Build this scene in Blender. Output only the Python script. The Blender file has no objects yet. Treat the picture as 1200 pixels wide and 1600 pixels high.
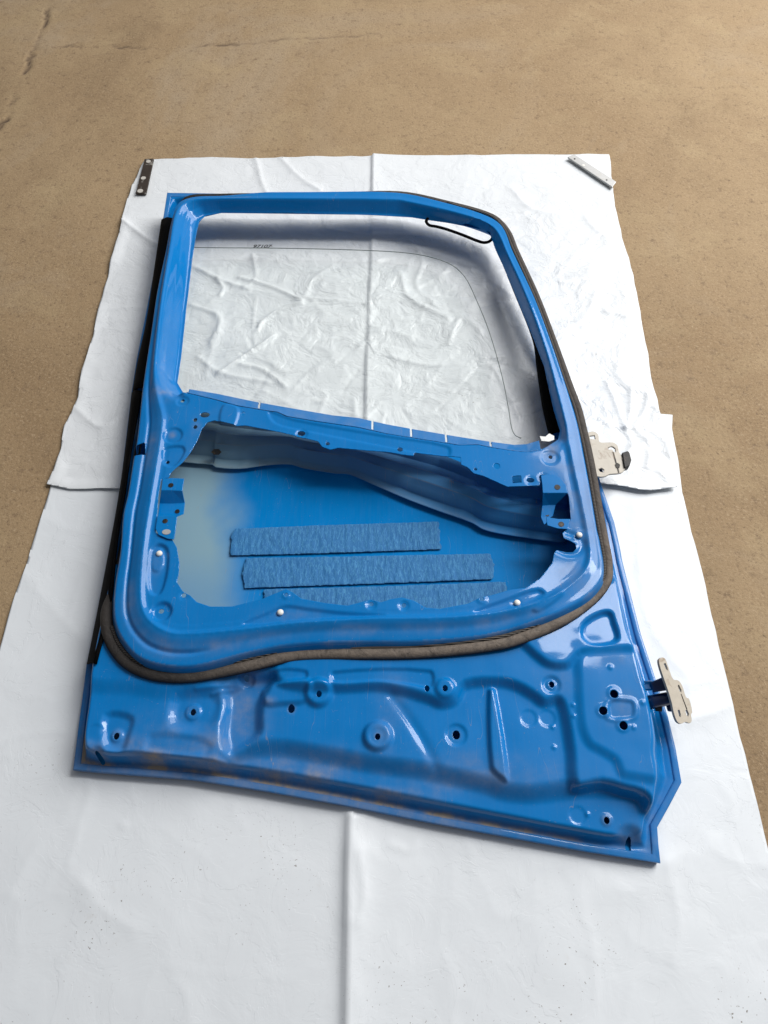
import bpy, bmesh, math, random
import numpy as np
from mathutils import Vector, noise as mnoise
random.seed(7); rng = np.random.RandomState(11)
S = bpy.context.scene
COL = S.collection

# ------------------------------------------------------------------ camera, sky, light, exposure
CAM_H = 1.40; PITCH = math.radians(30); FPX = 1155.0
cd = bpy.data.cameras.new('camera'); cam = bpy.data.objects.new('camera', cd); COL.objects.link(cam)
cam.location = (0, 0, CAM_H); cam.rotation_euler = (PITCH, 0, 0)
cd.sensor_fit = 'VERTICAL'; cd.sensor_height = 36.0; cd.lens = 36.0*FPX/1600.0
cd.clip_start = 0.01; cd.clip_end = 200
S.camera = cam
w = bpy.data.worlds.new('World'); S.world = w; w.use_nodes = True
wn = w.node_tree.nodes; wl = w.node_tree.links
bg = wn['Background']; sky = wn.new('ShaderNodeTexSky'); sky.sky_type = 'NISHITA'; sky.sun_disc = False
sky.sun_elevation = math.radians(52); sky.sun_rotation = math.radians(48); sky.dust_density = 4.0; sky.air_density = 0.7
hs = wn.new('ShaderNodeHueSaturation'); hs.inputs['Saturation'].default_value = 0.28
wl.new(sky.outputs[0], hs.inputs['Color']); wl.new(hs.outputs[0], bg.inputs[0]); bg.inputs[1].default_value = 0.059
# the bright open side of the roofed yard, upper right of the door
def area(name, loc, aim, sx_, sy_, power, col):
    ld = bpy.data.lights.new(name, 'AREA'); ld.shape = 'RECTANGLE'; ld.size = sx_; ld.size_y = sy_; ld.energy = power; ld.color = col
    lo = bpy.data.objects.new(name, ld); COL.objects.link(lo); lo.location = loc
    lo.rotation_euler = (Vector(aim)-Vector(loc)).to_track_quat('-Z', 'Y').to_euler() if aim else (0, 0, 0)
area('open_bay_daylight', (3.9, 3.7, 4.0), (0.2, 0.9, 0), 4.2, 3.8, 375, (1.0, 0.985, 0.965))
area('roof_light', (2.95, 2.19, 4.0), None, 3.6, 0.60, 105, (0.95, 0.97, 1.0))   # translucent roof strip over the bay
S.view_settings.view_transform = 'Standard'; S.view_settings.look = 'None'
S.view_settings.gamma = 1; S.view_settings.use_curve_mapping = False; S.view_settings.exposure = 0.0

# ------------------------------------------------------------------ helpers
SP, CP = math.sin(PITCH), math.cos(PITCH)
def P(px, py, z=0.0):
    u = (px-600)/FPX; v = (800-py)/FPX
    d = (u, SP + v*CP, -CP + v*SP)
    t = (z-CAM_H)/d[2]
    return (d[0]*t, d[1]*t, z)
def PL(pts, z=0.0):
    return np.array([P(p[0], p[1], p[2] if len(p) > 2 else z) for p in pts])
def catmull(pts, closed=True, k=6):
    pts = np.asarray(pts, float); n = len(pts); out = []
    rngi = range(n) if closed else range(n-1)
    for i in rngi:
        if closed: a, b, c, d = pts[(i-1) % n], pts[i], pts[(i+1) % n], pts[(i+2) % n]
        else: a, b, c, d = pts[max(i-1, 0)], pts[i], pts[i+1], pts[min(i+2, n-1)]
        L1 = max(np.linalg.norm(b-a), 1e-6); L2 = max(np.linalg.norm(c-b), 1e-6); L3 = max(np.linalg.norm(d-c), 1e-6)
        m1 = (c-a)/(L1+L2)*L2; m2 = (d-b)/(L2+L3)*L2
        for j in range(k):
            t = j/k; t2 = t*t; t3 = t2*t
            out.append((2*t3-3*t2+1)*b + (t3-2*t2+t)*m1 + (-2*t3+3*t2)*c + (t3-t2)*m2)
    if not closed: out.append(pts[-1])
    return np.array(out)
def segd(poly, X, Y, closed):
    d = np.full(X.shape, 1e9); n = len(poly)
    for i in range(n if closed else n-1):
        a = poly[i]; b = poly[(i+1) % n]; vx, vy = b[0]-a[0], b[1]-a[1]; L = vx*vx+vy*vy
        if L < 1e-14: continue
        t = np.clip(((X-a[0])*vx+(Y-a[1])*vy)/L, 0, 1)
        np.minimum(d, (X-a[0]-t*vx)**2+(Y-a[1]-t*vy)**2, out=d)
    return np.sqrt(d)
def sdf(poly, X, Y):
    """positive inside"""
    ins = np.zeros(X.shape, bool); n = len(poly)
    for i in range(n):
        a = poly[i]; b = poly[(i+1) % n]
        if a[1] == b[1]: continue
        c = ((a[1] > Y) != (b[1] > Y)) & (X < (b[0]-a[0])*(Y-a[1])/(b[1]-a[1])+a[0])
        ins ^= c
    d = segd(poly, X, Y, True)
    return np.where(ins, d, -d)
def local(fn, poly, X, Y, pad, fill):
    """evaluate an sdf only near its polygon (X, Y are regular grids)"""
    x0, x1 = poly[:, 0].min()-pad, poly[:, 0].max()+pad; y0, y1 = poly[:, 1].min()-pad, poly[:, 1].max()+pad
    xs = X[0]; ys = Y[:, 0]
    i0, i1 = np.searchsorted(xs, [x0, x1]); j0, j1 = np.searchsorted(ys, [y0, y1])
    out = np.full(X.shape, float(fill))
    if i1 > i0 and j1 > j0: out[j0:j1, i0:i1] = fn(poly, X[j0:j1, i0:i1], Y[j0:j1, i0:i1])
    return out
def sst(a, b, x):
    t = np.clip((x-a)/(b-a), 0, 1); return t*t*(3-2*t)
def vnoise(X, Y, s, seed):
    r = np.random.RandomState(seed); T = r.rand(128, 128)*2-1
    x = X/s+1000; y = Y/s+1000; xi = np.floor(x).astype(int); yi = np.floor(y).astype(int)
    fx = x-xi; fy = y-yi; fx = fx*fx*fx*(fx*(fx*6-15)+10); fy = fy*fy*fy*(fy*(fy*6-15)+10)
    g = lambda i, j: T[j % 128, i % 128]
    return (g(xi, yi)*(1-fx)+g(xi+1, yi)*fx)*(1-fy)+(g(xi, yi+1)*(1-fx)+g(xi+1, yi+1)*fx)*fy
def fbm(X, Y, s, seed, o=4):
    return sum(vnoise(X, Y, s/2**k, seed+k)*.5**k for k in range(o))

def new_obj(name, verts, faces, mat, parent=None, smooth=True, attrs=None):
    off = Vector(parent['_abs']) if parent is not None and '_abs' in parent else Vector((0, 0, 0))
    V = np.asarray(verts, float)-np.array(off)
    me = bpy.data.meshes.new(name); me.from_pydata(V.tolist(), [], [list(map(int, f)) for f in faces]); me.update()
    if smooth: me.polygons.foreach_set('use_smooth', [True]*len(me.polygons))
    if attrs:
        for k, a in attrs.items():
            at = me.attributes.new(k, 'FLOAT', 'POINT'); at.data.foreach_set('value', np.asarray(a, np.float32))
    me.materials.append(mat)
    o = bpy.data.objects.new(name, me); COL.objects.link(o)
    if parent is not None:
        o.parent = parent; o['_abs'] = off[:]
    return o
def field_mesh(name, X, Y, Z, keep, mat, parent=None, thick=None, attrs=None, offset=-1):
    """regular grid clipped where keep<0, the cut edge lying exactly on keep=0"""
    ny, nx = X.shape; keep = np.where(np.abs(keep) < 1e-7, 1e-7, keep)
    pos = keep > 0; vid = -np.ones((ny, nx), int); vid[pos] = np.arange(pos.sum())
    verts = [np.stack([X[pos], Y[pos], Z[pos]], 1)]; A = {k: [a[pos]] for k, a in (attrs or {}).items()}
    cnt = int(pos.sum()); c = pos[:-1, :-1].astype(int)+pos[:-1, 1:]+pos[1:, 1:]+pos[1:, :-1]
    j, i = np.nonzero(c == 4)
    faces = np.stack([vid[j, i], vid[j, i+1], vid[j+1, i+1], vid[j+1, i]], 1).tolist()
    ex = {}; ev = []; ea = {k: [] for k in A}
    def edge(p, q):
        nonlocal cnt
        key = (p, q) if p < q else (q, p)
        if key in ex: return ex[key]
        a, b = key; t = keep[a]/(keep[a]-keep[b]); t = min(max(t, .02), .98)
        src = a if pos[a] else b
        ev.append((X[a]+(X[b]-X[a])*t, Y[a]+(Y[b]-Y[a])*t, Z[a]+(Z[b]-Z[a])*t))
        for k in ea: ea[k].append(attrs[k][src])
        ex[key] = cnt; cnt += 1; return ex[key]
    for j, i in zip(*np.nonzero((c > 0) & (c < 4))):
        cs = [(j, i), (j, i+1), (j+1, i+1), (j+1, i)]; poly = []
        for q in range(4):
            a, b = cs[q], cs[(q+1) % 4]
            if pos[a]: poly.append(int(vid[a]))
            if pos[a] != pos[b]: poly.append(edge(a, b))
        if len(poly) > 2: faces.append(poly)
    V = np.concatenate(verts+([np.array(ev)] if ev else [])); AA = {k: np.concatenate(A[k]+[np.array(ea[k])]) for k in A}
    o = new_obj(name, V, faces, mat, parent, True, AA)
    if thick:
        m = o.modifiers.new('thickness', 'SOLIDIFY'); m.thickness = thick; m.offset = offset
    return o
def tube(name, pts, r, mat, parent=None, closed=False, n=10, flat=1.0, k=5, spline=True):
    """swept round bar; r may be a list per input point"""
    pts = np.asarray(pts, float); R = np.full(len(pts), r) if np.isscalar(r) else np.asarray(r, float)
    q = np.column_stack([pts, R]); q = catmull(q, closed, k) if spline else q
    pts, R = q[:, :3], q[:, 3]; m = len(pts); V = []; F = []
    for i in range(m):
        a = pts[(i-1) % m] if closed or i > 0 else pts[i]; b = pts[(i+1) % m] if closed or i < m-1 else pts[i]
        T = b-a; T /= max(np.linalg.norm(T), 1e-9); s = np.cross(T, (0, 0, 1)); s /= max(np.linalg.norm(s), 1e-9); up = np.cross(s, T)
        for j in range(n):
            a_ = 2*math.pi*j/n; V.append(pts[i]+R[i]*(math.cos(a_)*s+flat*math.sin(a_)*up))
    for i in range(m if closed else m-1):
        for j in range(n):
            F.append([i*n+j, i*n+(j+1) % n, ((i+1) % m)*n+(j+1) % n, ((i+1) % m)*n+j])
    if not closed: F.append(list(range(n))[::-1]); F.append([(m-1)*n+j for j in range(n)])
    return new_obj(name, V, F, mat, parent)
def strip(name, rows, mat, parent=None, thick=.0016, smooth=False, bevel=0):
    """folded sheet metal: each row is a list of (px, py, z)"""
    nx = len(rows[0]); V = [P(*p) for r in rows for p in r]
    F = [[j*nx+i, j*nx+i+1, (j+1)*nx+i+1, (j+1)*nx+i] for j in range(len(rows)-1) for i in range(nx-1)]
    o = new_obj(name, V, F, mat, parent, smooth)
    m = o.modifiers.new('thickness', 'SOLIDIFY'); m.thickness = thick; m.offset = 0
    if bevel:
        b = o.modifiers.new('bevel', 'BEVEL'); b.width = bevel; b.segments = 2
    return o
def plate(name, outline, holes, thick, mat, parent=None, bevel=.0006):
    """3D outline (roughly planar) with holes, given real thickness"""
    bm = bmesh.new(); E = []
    for loop in [outline]+list(holes):
        vs = [bm.verts.new(Vector(p)) for p in loop]
        E += [bm.edges.new((vs[i], vs[(i+1) % len(vs)])) for i in range(len(vs))]
    bmesh.ops.triangle_fill(bm, edges=E, use_beauty=True, use_dissolve=False)
    bm.normal_update()
    if sum(f.normal.z for f in bm.faces) < 0: bmesh.ops.reverse_faces(bm, faces=bm.faces)
    V = [v.co[:] for v in bm.verts]; bm.verts.index_update(); F = [[v.index for v in f.verts] for f in bm.faces]; bm.free()
    o = new_obj(name, V, F, mat, parent, False)
    m = o.modifiers.new('thickness', 'SOLIDIFY'); m.thickness = thick; m.offset = -1
    if bevel:
        b = o.modifiers.new('bevel', 'BEVEL'); b.width = bevel; b.segments = 2; b.limit_method = 'ANGLE'
    return o
def tag(o, label, cat, kind=None, group=None):
    if label: o['label'] = label
    if cat: o['category'] = cat
    if kind: o['kind'] = kind
    if group: o['group'] = group
    return o
def ell(px, py, rx, ry, z, n=14, rot=0):
    c = P(px, py, z); s = 1/ (FPX/ math.dist(c, (0, 0, CAM_H)))   # metres per pixel there
    return np.array([(c[0]+s*(rx*math.cos(a)*math.cos(rot)-ry*math.sin(a)*math.sin(rot)), c[1]+s*1.25*(rx*math.cos(a)*math.sin(rot)+ry*math.sin(a)*math.cos(rot)), z)
                     for a in [2*math.pi*i/n for i in range(n)]])

# ------------------------------------------------------------------ materials
def mat(name):
    m = bpy.data.materials.new(name); m.use_nodes = True; nt = m.node_tree
    return m, nt, nt.nodes, nt.links, nt.nodes['Principled BSDF']
def nz(N, L, scale, detail=4, rough=.5, coord=None, dist=0):
    n = N.new('ShaderNodeTexNoise'); n.inputs['Scale'].default_value = scale; n.inputs['Detail'].default_value = detail
    n.inputs['Roughness'].default_value = rough; n.inputs['Distortion'].default_value = dist
    if coord is not None: L.new(coord, n.inputs['Vector'])
    return n
def ramp(N, L, src, stops):
    r = N.new('ShaderNodeValToRGB'); e = r.color_ramp.elements
    e[0].position, e[0].color = stops[0][0], (*stops[0][1], 1) if len(stops[0][1]) == 3 else stops[0][1]
    e[1].position, e[1].color = stops[-1][0], (*stops[-1][1], 1)
    for p, c in stops[1:-1]:
        x = e.new(p); x.color = (*c, 1)
    L.new(src, r.inputs[0]); return r
def mixc(N, L, f, a, b, mode='MIX'):
    m = N.new('ShaderNodeMix'); m.data_type = 'RGBA'; m.blend_type = mode
    for s, k in ((f, 0), (a, 6), (b, 7)):
        if hasattr(s, 'links'): L.new(s, m.inputs[k])
        elif k == 0: m.inputs[k].default_value = s
        else: m.inputs[k].default_value = (*s, 1)
    return m.outputs[2]
def mth(N, L, op, a, b=None, clamp=False):
    m = N.new('ShaderNodeMath'); m.operation = op; m.use_clamp = clamp
    for i, s in enumerate((a, b)):
        if s is None: continue
        if hasattr(s, 'links'): L.new(s, m.inputs[i])
        else: m.inputs[i].default_value = s
    return m.outputs[0]
def bump(N, L, h, st, dist, base=None):
    b = N.new('ShaderNodeBump'); b.inputs['Strength'].default_value = st; b.inputs['Distance'].default_value = dist
    L.new(h, b.inputs['Height'])
    if base is not None: L.new(base, b.inputs['Normal'])
    return b.outputs[0]

def blue_paint(name, base=(0.0008, 0.165, 0.47), gloss=.60):
    m, nt, N, L, B = mat(name)
    tc = N.new('ShaderNodeTexCoord').outputs['Object']
    dust_and_glint = N.new('ShaderNodeAttribute'); dust_and_glint.attribute_name = 'dust_and_glint'
    prim = N.new('ShaderNodeAttribute'); prim.attribute_name = 'primer'
    n1 = nz(N, L, 9, 5, .6, tc); n2 = nz(N, L, 260, 3, .7, tc); n3 = nz(N, L, 38, 6, .65, tc)
    mp = N.new('ShaderNodeMapping'); mp.inputs['Scale'].default_value = (1, .08, 1); L.new(tc, mp.inputs[0])
    streak = nz(N, L, 150, 4, .6, mp.outputs[0])
    tone = mixc(N, L, n1.outputs[0], tuple(c*.88 for c in base), tuple(min(1, c*1.12) for c in base))
    withp = mixc(N, L, prim.outputs['Fac'], tone, (0.25, 0.38, 0.41))
    # dust: attribute (on the beam also painted ridge highlights) broken up by noise, plus a thin film and fine specks everywhere
    g = mth(N, L, 'MULTIPLY_ADD', n3.outputs[0], 1.5); N[-1].inputs[2].default_value = -.25
    dd = mth(N, L, 'MULTIPLY', dust_and_glint.outputs['Fac'], g, True)
    st = ramp(N, L, streak.outputs[0], [(.45, (0, 0, 0)), (.85, (1, 1, 1))]).outputs[0]
    film = mth(N, L, 'MULTIPLY', st, .03)
    pa = ramp(N, L, n1.outputs[0], [(.45, (0, 0, 0)), (.75, (1, 1, 1))]).outputs[0]
    film = mth(N, L, 'ADD', film, mth(N, L, 'MULTIPLY', pa, .012))
    sp = ramp(N, L, n2.outputs[0], [(.68, (0, 0, 0)), (.74, (1, 1, 1))]).outputs[0]
    sp = mth(N, L, 'MULTIPLY', sp, .45)
    ms_ = N.new('ShaderNodeMapping'); ms_.inputs['Rotation'].default_value = (0, 0, .6); ms_.inputs['Scale'].default_value = (9, 1.2, 1); L.new(tc, ms_.inputs[0])
    sn = nz(N, L, 3.2, 2, .5, ms_.outputs[0], .4); sa = mth(N, L, 'ABSOLUTE', mth(N, L, 'SUBTRACT', sn.outputs[0], .5))
    sl = mth(N, L, 'LESS_THAN', sa, .0016); sm_ = ramp(N, L, n1.outputs[0], [(.50, (0, 0, 0)), (.60, (1, 1, 1))]).outputs[0]
    sp = mth(N, L, 'MAXIMUM', sp, mth(N, L, 'MULTIPLY', mth(N, L, 'MULTIPLY', sl, sm_), .35))
    dd = mth(N, L, 'ADD', dd, film, True); dd2 = mth(N, L, 'ADD', dd, sp, True)
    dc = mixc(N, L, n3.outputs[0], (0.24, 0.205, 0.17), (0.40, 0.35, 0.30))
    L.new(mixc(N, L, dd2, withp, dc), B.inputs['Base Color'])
    B.inputs['Roughness'].default_value = .38
    r = mth(N, L, 'MULTIPLY_ADD', dd, .5); N[-1].inputs[2].default_value = .34; L.new(r, B.inputs['Roughness'])
    B.inputs['Specular IOR Level'].default_value = .04
    cw = mth(N, L, 'SUBTRACT', gloss, mth(N, L, 'MULTIPLY', dd2, 1.25), True)
    cw = mth(N, L, 'SUBTRACT', cw, mth(N, L, 'MULTIPLY', prim.outputs['Fac'], .7), True)
    L.new(cw, B.inputs['Coat Weight']); B.inputs['Coat Roughness'].default_value = .045
    lum = nz(N, L, 14, 2, .4, tc)
    bn = bump(N, L, lum.outputs[0], .10, .002); bn = bump(N, L, dd2, .12, .0008, bn)
    L.new(bn, B.inputs['Normal']); L.new(bump(N, L, lum.outputs[0], .07, .002), B.inputs['Coat Normal'])
    return m
M_blue = blue_paint('blue_enamel')
M_inside = blue_paint('thin_matt_inside_coat', (0.001, 0.19, 0.52), 0.0)
def simple(name, col, rough, metal=0, var=.15, scale=60, bumps=.1, second=None, thr=(.5, .6), coat=0):
    m, nt, N, L, B = mat(name); tc = N.new('ShaderNodeTexCoord').outputs['Object']
    n = nz(N, L, scale, 6, .6, tc)
    c = mixc(N, L, n.outputs[0], tuple(x*(1-var) for x in col), tuple(min(1, x*(1+var)) for x in col))
    if second:
        n2 = nz(N, L, scale*.6, 6, .65, tc, .5); f = ramp(N, L, n2.outputs[0], [(thr[0], (0, 0, 0)), (thr[1], (1, 1, 1))])
        c = mixc(N, L, f.outputs[0], c, second)
    L.new(c, B.inputs['Base Color']); B.inputs['Roughness'].default_value = rough; B.inputs['Metallic'].default_value = metal
    B.inputs['Coat Weight'].default_value = coat
    L.new(bump(N, L, n.outputs[0], bumps, .001), B.inputs['Normal']); return m
M_black = simple('black_rubber', (.002, .002, .0022), .8, var=.3, bumps=.15); M_black.node_tree.nodes['Principled BSDF'].inputs['Specular IOR Level'].default_value = .06
M_rust = simple('rusty_dark_steel', (.045, .033, .025), .7, .4, .4, 45, .4, (.30, .28, .25), (.60, .66))
M_galv = simple('galvanised_steel', (.50, .50, .49), .5, .5, .15, 90, .15, (.5, .49, .46), (.5, .7))
M_hinge = simple('cream_hinge_primer', (.50, .455, .38), .5, 0, .14, 60, .25, (.26, .18, .12), (.56, .72), .1)
M_dark = simple('dark_greasy_steel', (.02, .019, .018), .5, .5, .4, 120, .3, (.10, .075, .05), (.55, .7))
M_clip = simple('ivory_plastic', (.78, .76, .70), .4, 0, .05, 60, .05)
M_spot = simple('white_paint_spot', (.5, .47, .42), .7, 0, .3, 200, .1)
M_navy = simple('navy_arm_paint', (.003, .022, .09), .3, 0, .3, 60, .1, coat=.6)
M_ink = simple('black_ink', (.01, .01, .01), .5)

# seal rubber: black below, brown dust lying on whatever faces up
M_seal, nt, N, L, B = mat('dusty_seal_rubber')
tc = N.new('ShaderNodeTexCoord').outputs['Object']; geo = N.new('ShaderNodeNewGeometry'); sx = N.new('ShaderNodeSeparateXYZ'); L.new(geo.outputs['Normal'], sx.inputs[0])
n1 = nz(N, L, 55, 7, .7, tc, .6); n2 = nz(N, L, 330, 3, .7, tc); posn = N.new('ShaderNodeSeparateXYZ'); L.new(tc, posn.inputs[0])
f = mth(N, L, 'MULTIPLY', sst_up := ramp(N, L, sx.outputs['Z'], [(.15, (0, 0, 0)), (.75, (1, 1, 1))]).outputs[0], ramp(N, L, n1.outputs[0], [(.30, (.35, .35, .35)), (.52, (1, 1, 1))]).outputs[0])
f = mth(N, L, 'MULTIPLY', f, ramp(N, L, mth(N, L, 'ADD', posn.outputs['X'], .45), [(.05, (.15, .15, .15)), (.30, (1, 1, 1))]).outputs[0])
f = mth(N, L, 'MULTIPLY', f, ramp(N, L, mth(N, L, 'ADD', posn.outputs['Y'], .5), [(.08, (1, 1, 1)), (.40, (.28, .28, .28))]).outputs[0])
dc = mixc(N, L, n2.outputs[0], (.09, .07, .054), (.24, .195, .155))
L.new(mixc(N, L, f, (.012, .011, .011), dc), B.inputs['Base Color']); B.inputs['Roughness'].default_value = .72
L.new(bump(N, L, n1.outputs[0], 1.0, .003), B.inputs['Normal'])

# ribbed inner lip of the seal
M_lip, nt, N, L, B = mat('ribbed_seal_lip')
wv = N.new('ShaderNodeTexWave'); wv.bands_direction = 'Y'; wv.inputs['Scale'].default_value = 95; tc = N.new('ShaderNodeTexCoord'); L.new(tc.outputs['Object'], wv.inputs[0])
L.new(mixc(N, L, wv.outputs[1], (.008, .008, .009), (.14, .12, .10)), B.inputs['Base Color']); B.inputs['Roughness'].default_value = .7
L.new(bump(N, L, wv.outputs[1], .8, .002), B.inputs['Normal'])

# crinkled damping felt
M_pad, nt, N, L, B = mat('crinkled_blue_pad')
tc = N.new('ShaderNodeTexCoord').outputs['Object']; mp = N.new('ShaderNodeMapping'); mp.inputs['Scale'].default_value = (1, .2, 1); L.new(tc, mp.inputs[0])
n1 = nz(N, L, 420, 3, .7, mp.outputs[0], 1.0); n2 = nz(N, L, 30, 5, .6, tc)
c = mixc(N, L, n2.outputs[0], (.012, .125, .33), (.02, .165, .40))
c = mixc(N, L, ramp(N, L, n1.outputs[0], [(.48, (0, 0, 0)), (.62, (1, 1, 1))]).outputs[0], c, (.05, .235, .46))
L.new(c, B.inputs['Base Color']); B.inputs['Roughness'].default_value = .75
L.new(bump(N, L, n1.outputs[0], .6, .0012), B.inputs['Normal'])

# white vinyl sheet
def vinyl(name, col):
    m, nt, N, L, B = mat(name); tc = N.new('ShaderNodeTexCoord').outputs['Object']
    n1 = nz(N, L, 3.5, 5, .55, tc); n2 = nz(N, L, 210, 2, .6, tc); n3 = nz(N, L, 5, 4, .6, tc); n4 = nz(N, L, 22, 6, .7, tc, .6)
    c = mixc(N, L, n1.outputs[0], tuple(x*.955 for x in col), col)
    spk = ramp(N, L, n2.outputs[0], [(.685, (0, 0, 0)), (.715, (1, 1, 1))]).outputs[0]
    area = ramp(N, L, n3.outputs[0], [(.50, (.0, .0, .0)), (.66, (1, 1, 1))]).outputs[0]
    c = mixc(N, L, mth(N, L, 'MULTIPLY', spk, area), c, (.16, .13, .10))
    smear = ramp(N, L, n4.outputs[0], [(.60, (0, 0, 0)), (.80, (1, 1, 1))]).outputs[0]
    c = mixc(N, L, mth(N, L, 'MULTIPLY', mth(N, L, 'MULTIPLY', smear, area), .30), c, (.50, .44, .37))
    L.new(c, B.inputs['Base Color']); B.inputs['Roughness'].default_value = .42
    n5 = nz(N, L, 12, 5, .55, tc, .8)
    at = N.new('ShaderNodeAttribute'); at.attribute_name = 'crumple'
    r1 = N.new('ShaderNodeTexNoise'); r1.noise_type = 'RIDGED_MULTIFRACTAL'; r1.inputs['Scale'].default_value = 9; r1.inputs['Detail'].default_value = 3; r1.inputs['Distortion'].default_value = .5; L.new(tc, r1.inputs['Vector'])
    v1 = N.new('ShaderNodeTexVoronoi'); v1.feature = 'DISTANCE_TO_EDGE'; v1.inputs['Scale'].default_value = 9
    wp = N.new('ShaderNodeMix'); wp.data_type = 'VECTOR'; wp.inputs[0].default_value = .12; L.new(tc, wp.inputs[4]); L.new(n5.outputs[1], wp.inputs[5]); L.new(wp.outputs[1], v1.inputs['Vector'])
    hh = mth(N, L, 'ADD', mth(N, L, 'MULTIPLY', v1.outputs[0], 2.2), mth(N, L, 'MULTIPLY', r1.outputs[0], .35))
    def facet(sc, amp, hh):
        v2 = N.new('ShaderNodeTexVoronoi'); v2.inputs['Scale'].default_value = sc; L.new(wp.outputs[1], v2.inputs['Vector'])
        d1 = N.new('ShaderNodeVectorMath'); d1.operation = 'SUBTRACT'; L.new(wp.outputs[1], d1.inputs[0]); L.new(v2.outputs['Position'], d1.inputs[1])
        d2 = N.new('ShaderNodeVectorMath'); d2.operation = 'SUBTRACT'; L.new(v2.outputs['Color'], d2.inputs[0]); d2.inputs[1].default_value = (.5, .5, .5)
        d3 = N.new('ShaderNodeVectorMath'); d3.operation = 'DOT_PRODUCT'; L.new(d1.outputs[0], d3.inputs[0]); L.new(d2.outputs[0], d3.inputs[1])
        return mth(N, L, 'ADD', hh, mth(N, L, 'MULTIPLY', d3.outputs['Value'], amp))
    hh = facet(11, 34, hh); hh = facet(26, 30, hh)
    hh = mth(N, L, 'MULTIPLY', hh, at.outputs['Fac'])
    b0 = bump(N, L, n5.outputs[0], .18, .006); b2 = bump(N, L, hh, .60, .006, b0)
    L.new(b2, B.inputs['Normal'])
    L.new(mth(N, L, 'SUBTRACT', .42, mth(N, L, 'MULTIPLY', at.outputs['Fac'], .12)), B.inputs['Roughness']); return m
M_vin1 = vinyl('creased_white_vinyl', (.745, .768, .78)); M_vin2 = vinyl('smooth_white_vinyl', (.735, .765, .785))

# dusty concrete
M_ground, nt, N, L, B = mat('dusty_brown_concrete'); tc = N.new('ShaderNodeTexCoord').outputs['Object']
n1 = nz(N, L, 1.3, 6, .6, tc, .4); n2 = nz(N, L, 42, 8, .72, tc); n3 = nz(N, L, 150, 5, .75, tc); n4 = nz(N, L, 4.5, 5, .6, tc, .3)
vo = N.new('ShaderNodeTexVoronoi'); vo.inputs['Scale'].default_value = 75; L.new(tc, vo.inputs[0])
c = mixc(N, L, ramp(N, L, n1.outputs[0], [(.3, (0, 0, 0)), (.7, (1, 1, 1))]).outputs[0], (.282, .188, .098), (.360, .255, .142))
n5g = nz(N, L, .8, 7, .68, tc, .8)
c = mixc(N, L, ramp(N, L, n5g.outputs[0], [(.50, (0, 0, 0)), (.62, (.65, .65, .65))]).outputs[0], c, (.37, .285, .19))
c = mixc(N, L, ramp(N, L, n5g.outputs[0], [(.36, (.5, .5, .5)), (.46, (0, 0, 0))]).outputs[0], c, (.22, .145, .075))
c = mixc(N, L, ramp(N, L, n4.outputs[0], [(.52, (0, 0, 0)), (.75, (1, 1, 1))]).outputs[0], c, (.375, .272, .15))
c = mixc(N, L, ramp(N, L, n2.outputs[0], [(.28, (1, 1, 1)), (.46, (0, 0, 0))]).outputs[0], c, (.19, .125, .07))
c = mixc(N, L, ramp(N, L, n3.outputs[0], [(.54, (0, 0, 0)), (.68, (1, 1, 1))]).outputs[0], c, (.40, .29, .175))
c = mixc(N, L, ramp(N, L, n3.outputs[0], [(.30, (1, 1, 1)), (.43, (0, 0, 0))]).outputs[0], c, (.13, .085, .05))
ck = N.new('ShaderNodeAttribute'); ck.attribute_name = 'crack'
c = mixc(N, L, ck.outputs['Fac'], c, (.10, .065, .04))
L.new(c, B.inputs['Base Color']); B.inputs['Roughness'].default_value = .85
b1 = bump(N, L, n2.outputs[0], .35, .006); L.new(bump(N, L, n3.outputs[0], .5, .003, b1), B.inputs['Normal'])

# glass
M_glass, nt, N, L, B = mat('clear_window_glass'); N.remove(B); out = N['Material Output']
tr = N.new('ShaderNodeBsdfTransparent'); tr.inputs[0].default_value = (.992, 1, .996, 1)
gl = N.new('ShaderNodeBsdfGlossy'); gl.inputs['Roughness'].default_value = .02
fr = N.new('ShaderNodeFresnel'); fr.inputs[0].default_value = 1.5; ms = N.new('ShaderNodeMixShader')
gg = N.new('ShaderNodeNewGeometry'); L.new(mth(N, L, 'MULTIPLY', fr.outputs[0], mth(N, L, 'SUBTRACT', 1.0, gg.outputs['Backfacing'])), ms.inputs[0]); L.new(tr.outputs[0], ms.inputs[1]); L.new(gl.outputs[0], ms.inputs[2]); df = N.new('ShaderNodeBsdfDiffuse'); df.inputs[0].default_value = (.8, .8, .8, 1); m3 = N.new('ShaderNodeMixShader'); tcg = N.new('ShaderNodeTexCoord'); ng = nz(N, L, 6, 6, .65, tcg.outputs['Object'], .8)
L.new(mth(N, L, 'MULTIPLY', ng.outputs[0], .05), m3.inputs[0]); L.new(ms.outputs[0], m3.inputs[1]); L.new(df.outputs[0], m3.inputs[2]); L.new(m3.outputs[0], out.inputs[0])
M_gedge = simple('ground_glass_edge', (.16, .19, .18), .3)

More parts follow.
